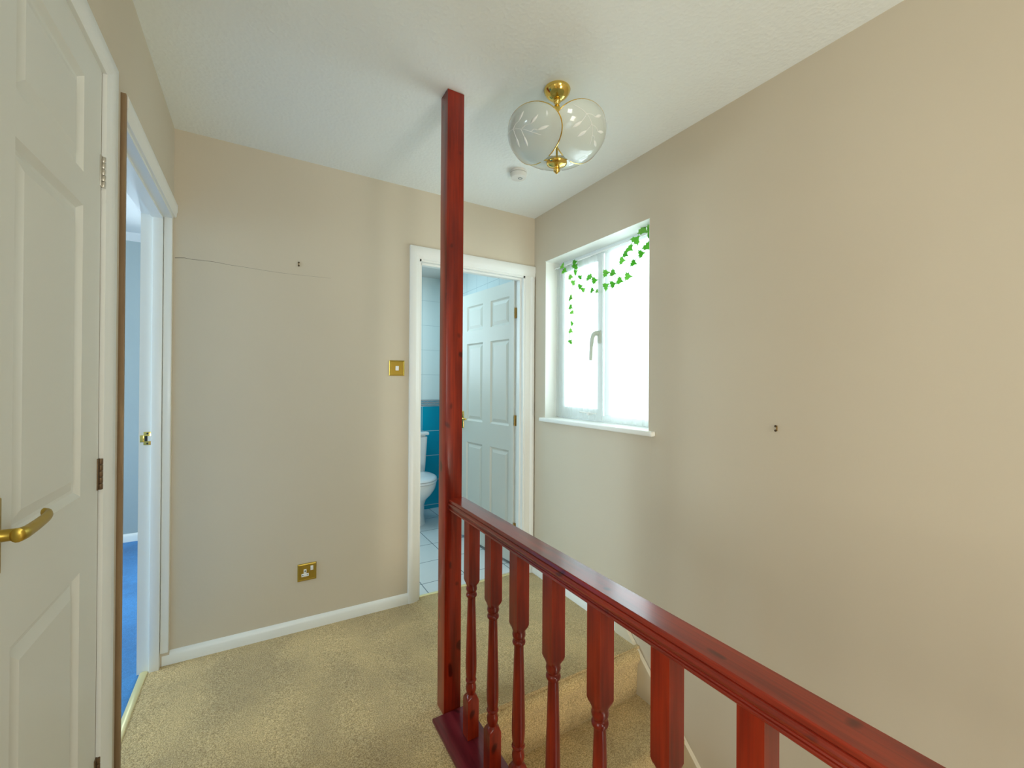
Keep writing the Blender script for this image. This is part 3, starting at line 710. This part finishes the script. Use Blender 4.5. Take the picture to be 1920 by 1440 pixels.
# ------------------------------------------------------------------ bathroom
YF = 4.10; ZF = -.02
bm = NB(); box(bm, .10, RX(3), YB+.04, YF, ZF-.10, ZF); struct('floor_bathroom', bm, M_tile_floor)
bm = NB(); box(bm, .0, 1.9, YB+.02, YF+.1, 2.33, 2.43); struct('ceiling_bathroom', bm, M_plain)
bh = [(.25, .85, 1.25, 2.15)]
bm = NB(); wall(bm, 'y', YF, YF+.10, -.0, RX(YF), -.1, 2.33, bh); bw = struct('wall_bathroom_back', bm, M_tile_white_b)
bm = NB(); box(bm, .10, RX(YF)-.012, YF-.010, YF+.0, ZF, 1.02); obj('teal_tiles', bm, M_tile_teal_b, bw)
bm = NB(); box(bm, .10, RX(YF)-.012, YF-.013, YF+.0, 1.02, 1.085); obj('tile_border', bm, M_border, bw)
bm = NB(); box(bm, RX(3)-.006, RX(3)+.02, YB+.10, YF, ZF, 2.33); br_ = struct('wall_bathroom_right', bm, M_tile_white_r)
bm = NB(); box(bm, RX(3)-.014, RX(3)-.005, YB+.10, YF, ZF, 1.02); obj('teal_tiles', bm, M_tile_teal_r, br_)
bm = NB(); box(bm, RX(3)-.016, RX(3)-.005, YB+.10, YF, 1.02, 1.085); obj('tile_border', bm, M_border, br_)
bm = NB(); wall(bm, 'x', .0, .10, YB+.10, YF+.4, -.1, 2.5); struct('wall_bathroom_left', bm, M_plain)
bm = NB()
for a in ((.25, .30, 1.25, 2.15), (.80, .85, 1.25, 2.15), (.301, .799, 1.25, 1.30), (.301, .799, 2.10, 2.15)): bev_box(bm, a[0], a[1], YF+.03, YF+.08, a[2], a[3], .003)
struct('window_2', bm, M_upvc)

# toilet, facing the hall
TX, TY = 1.222, YF-.012
to = thing('toilet', 'white toilet with closed lid against the teal tiled wall', 'toilet', (TX, TY, ZF))
def egg(cy, hw_, lf_, lb, z, n=36, p=1.0):   # front = -y
    out = []
    for i in range(n):
        a = 2*PI*i/n; s, c = math.sin(a), math.cos(a)
        out.append((hw_*c, cy+(lb*s if s > 0 else lf_*s), z))
    return out
bm = NB()
loops(bm, [egg(-.33, .112, .135, .20, 0), egg(-.33, .108, .130, .20, .02), egg(-.33, .100, .120, .19, .08), egg(-.34, .100, .120, .19, .18), egg(-.35, .112, .150, .20, .23), egg(-.37, .145, .200, .20, .28), egg(-.385, .172, .235, .21, .335), egg(-.39, .180, .245, .21, .375), egg(-.39, .180, .245, .21, .392), egg(-.39, .172, .237, .20, .398)])
obj('bowl', bm, M_ceramic, to, ang=1)
bm = NB(); loops(bm, [egg(-.39, .178, .245, .20, .399), egg(-.39, .186, .253, .205, .403), egg(-.39, .186, .253, .205, .414), egg(-.39, .180, .247, .20, .419)])
obj('seat', bm, M_seat, to, ang=1)
bm = NB(); loops(bm, [egg(-.39, .178, .246, .20, .421), egg(-.39, .184, .252, .205, .425), egg(-.39, .183, .250, .205, .434), egg(-.39, .165, .228, .185, .444), egg(-.39, .10, .13, .10, .449)])
obj('lid', bm, M_seat, to, ang=1)
bm = NB(); t_ = bmesh.new(); vs = box(t_, -.195, .195, -.185, -.001, .40, .775)
for v in t_.verts:
    if v.co.z < .5: v.co.x *= .90; v.co.y = v.co.y*.93 if v.co.y < -.1 else v.co.y
bmesh.ops.bevel(t_, geom=list(t_.edges), offset=.02, segments=3, affect='EDGES'); join(bm, t_); obj('cistern', bm, M_ceramic, to, ang=.9)
bm = NB(); bev_box(bm, -.205, .205, -.195, -.001, .772, .802, .010, 3); obj('cistern_lid', bm, M_ceramic, to)
bm = NB(); tube(bm, [(-.195, -.12, .70), (-.215, -.12, .70)], .008, 10); tube(bm, [(-.214, -.12, .70), (-.214, -.18, .685)], .006, 10); obj('flush_lever', bm, M_brass, to)

# ------------------------------------------------------------------ bedroom beyond the left doorway
bm = NB(); box(bm, -3.3, XL-.105, .78, 4.40, -.11, -.006); box(bm, XL-.105, 0, YB+.1, 4.40, -.11, -.006); box(bm, XL-.107, XL-.082, 1.56, 2.395, -.11, -.0045)
struct('floor_bedroom', bm, M_bluecarpet)
bm = NB(); wall(bm, 'y', 4.40, 4.50, -3.3, .10, -.1, 2.45, [(-.805, -.10, .98, 2.00)]); struct('wall_bedroom_back', bm, M_bluewall)
bm = NB(); wall(bm, 'x', -3.4, -3.3, .68, 4.5, -.1, 2.45, [(1.3, 3.1, .95, 2.1)]); struct('wall_bedroom_left', bm, M_bluewall)
bm = NB(); wall(bm, 'y', .68, .78, -3.3, XL-.105, -.1, 2.45); struct('wall_bedroom_front', bm, M_bluewall)
bm = NB(); box(bm, -3.4, XL-.12, .68, 4.5, 2.42, 2.52); box(bm, XL-.12, .10, YB+.02, 4.5, 2.42, 2.52); struct('ceiling_bedroom', bm, M_plain)
bm = NB(); loops(bm, [[(x, 4.40+a, -.006+b) for a, b in skirt_prof(.062)] for x in (-3.29, -.01)]); struct('baseboard_bedroom', bm, M_white)
bm = NB(); loops(bm, [[(x, 4.40+a, 2.42-b) for a, b in ((0, 0), (-.055, 0), (-.045, .015), (-.02, .032), (-.008, .05), (0, .055))] for x in (-3.29, -.01)]); struct('trim_6', bm, M_plain)
bm = NB()
for a in ((-.805, -.755, .98, 2.0), (-.15, -.10, .98, 2.0), (-.754, -.151, .98, 1.03), (-.754, -.151, 1.95, 2.0)): bev_box(bm, a[0], a[1], 4.43, 4.48, a[2], a[3], .003)
struct('window_3', bm, M_upvc)

# added unseen room left of the camera, there for its side light
bm = NB(); box(bm, -2.2, XL-.105, -1.5, .68, -.11, -.004); struct('floor_added_room', bm, M_carpet)
bm = NB(); box(bm, -2.3, XL-.12, -1.6, .68, 2.42, 2.52); struct('ceiling_added_room', bm, M_plain)
bm = NB(); wall(bm, 'y', -1.6, -1.5, -2.2, XL-.105, -.1, 2.42); struct('wall_added_room_side', bm, M_plain)
bm = NB(); wall(bm, 'x', -2.3, -2.2, -1.6, .68, -.1, 2.42, [(-.85, .60, .60, 2.15)]); struct('wall_added_room', bm, M_plain)
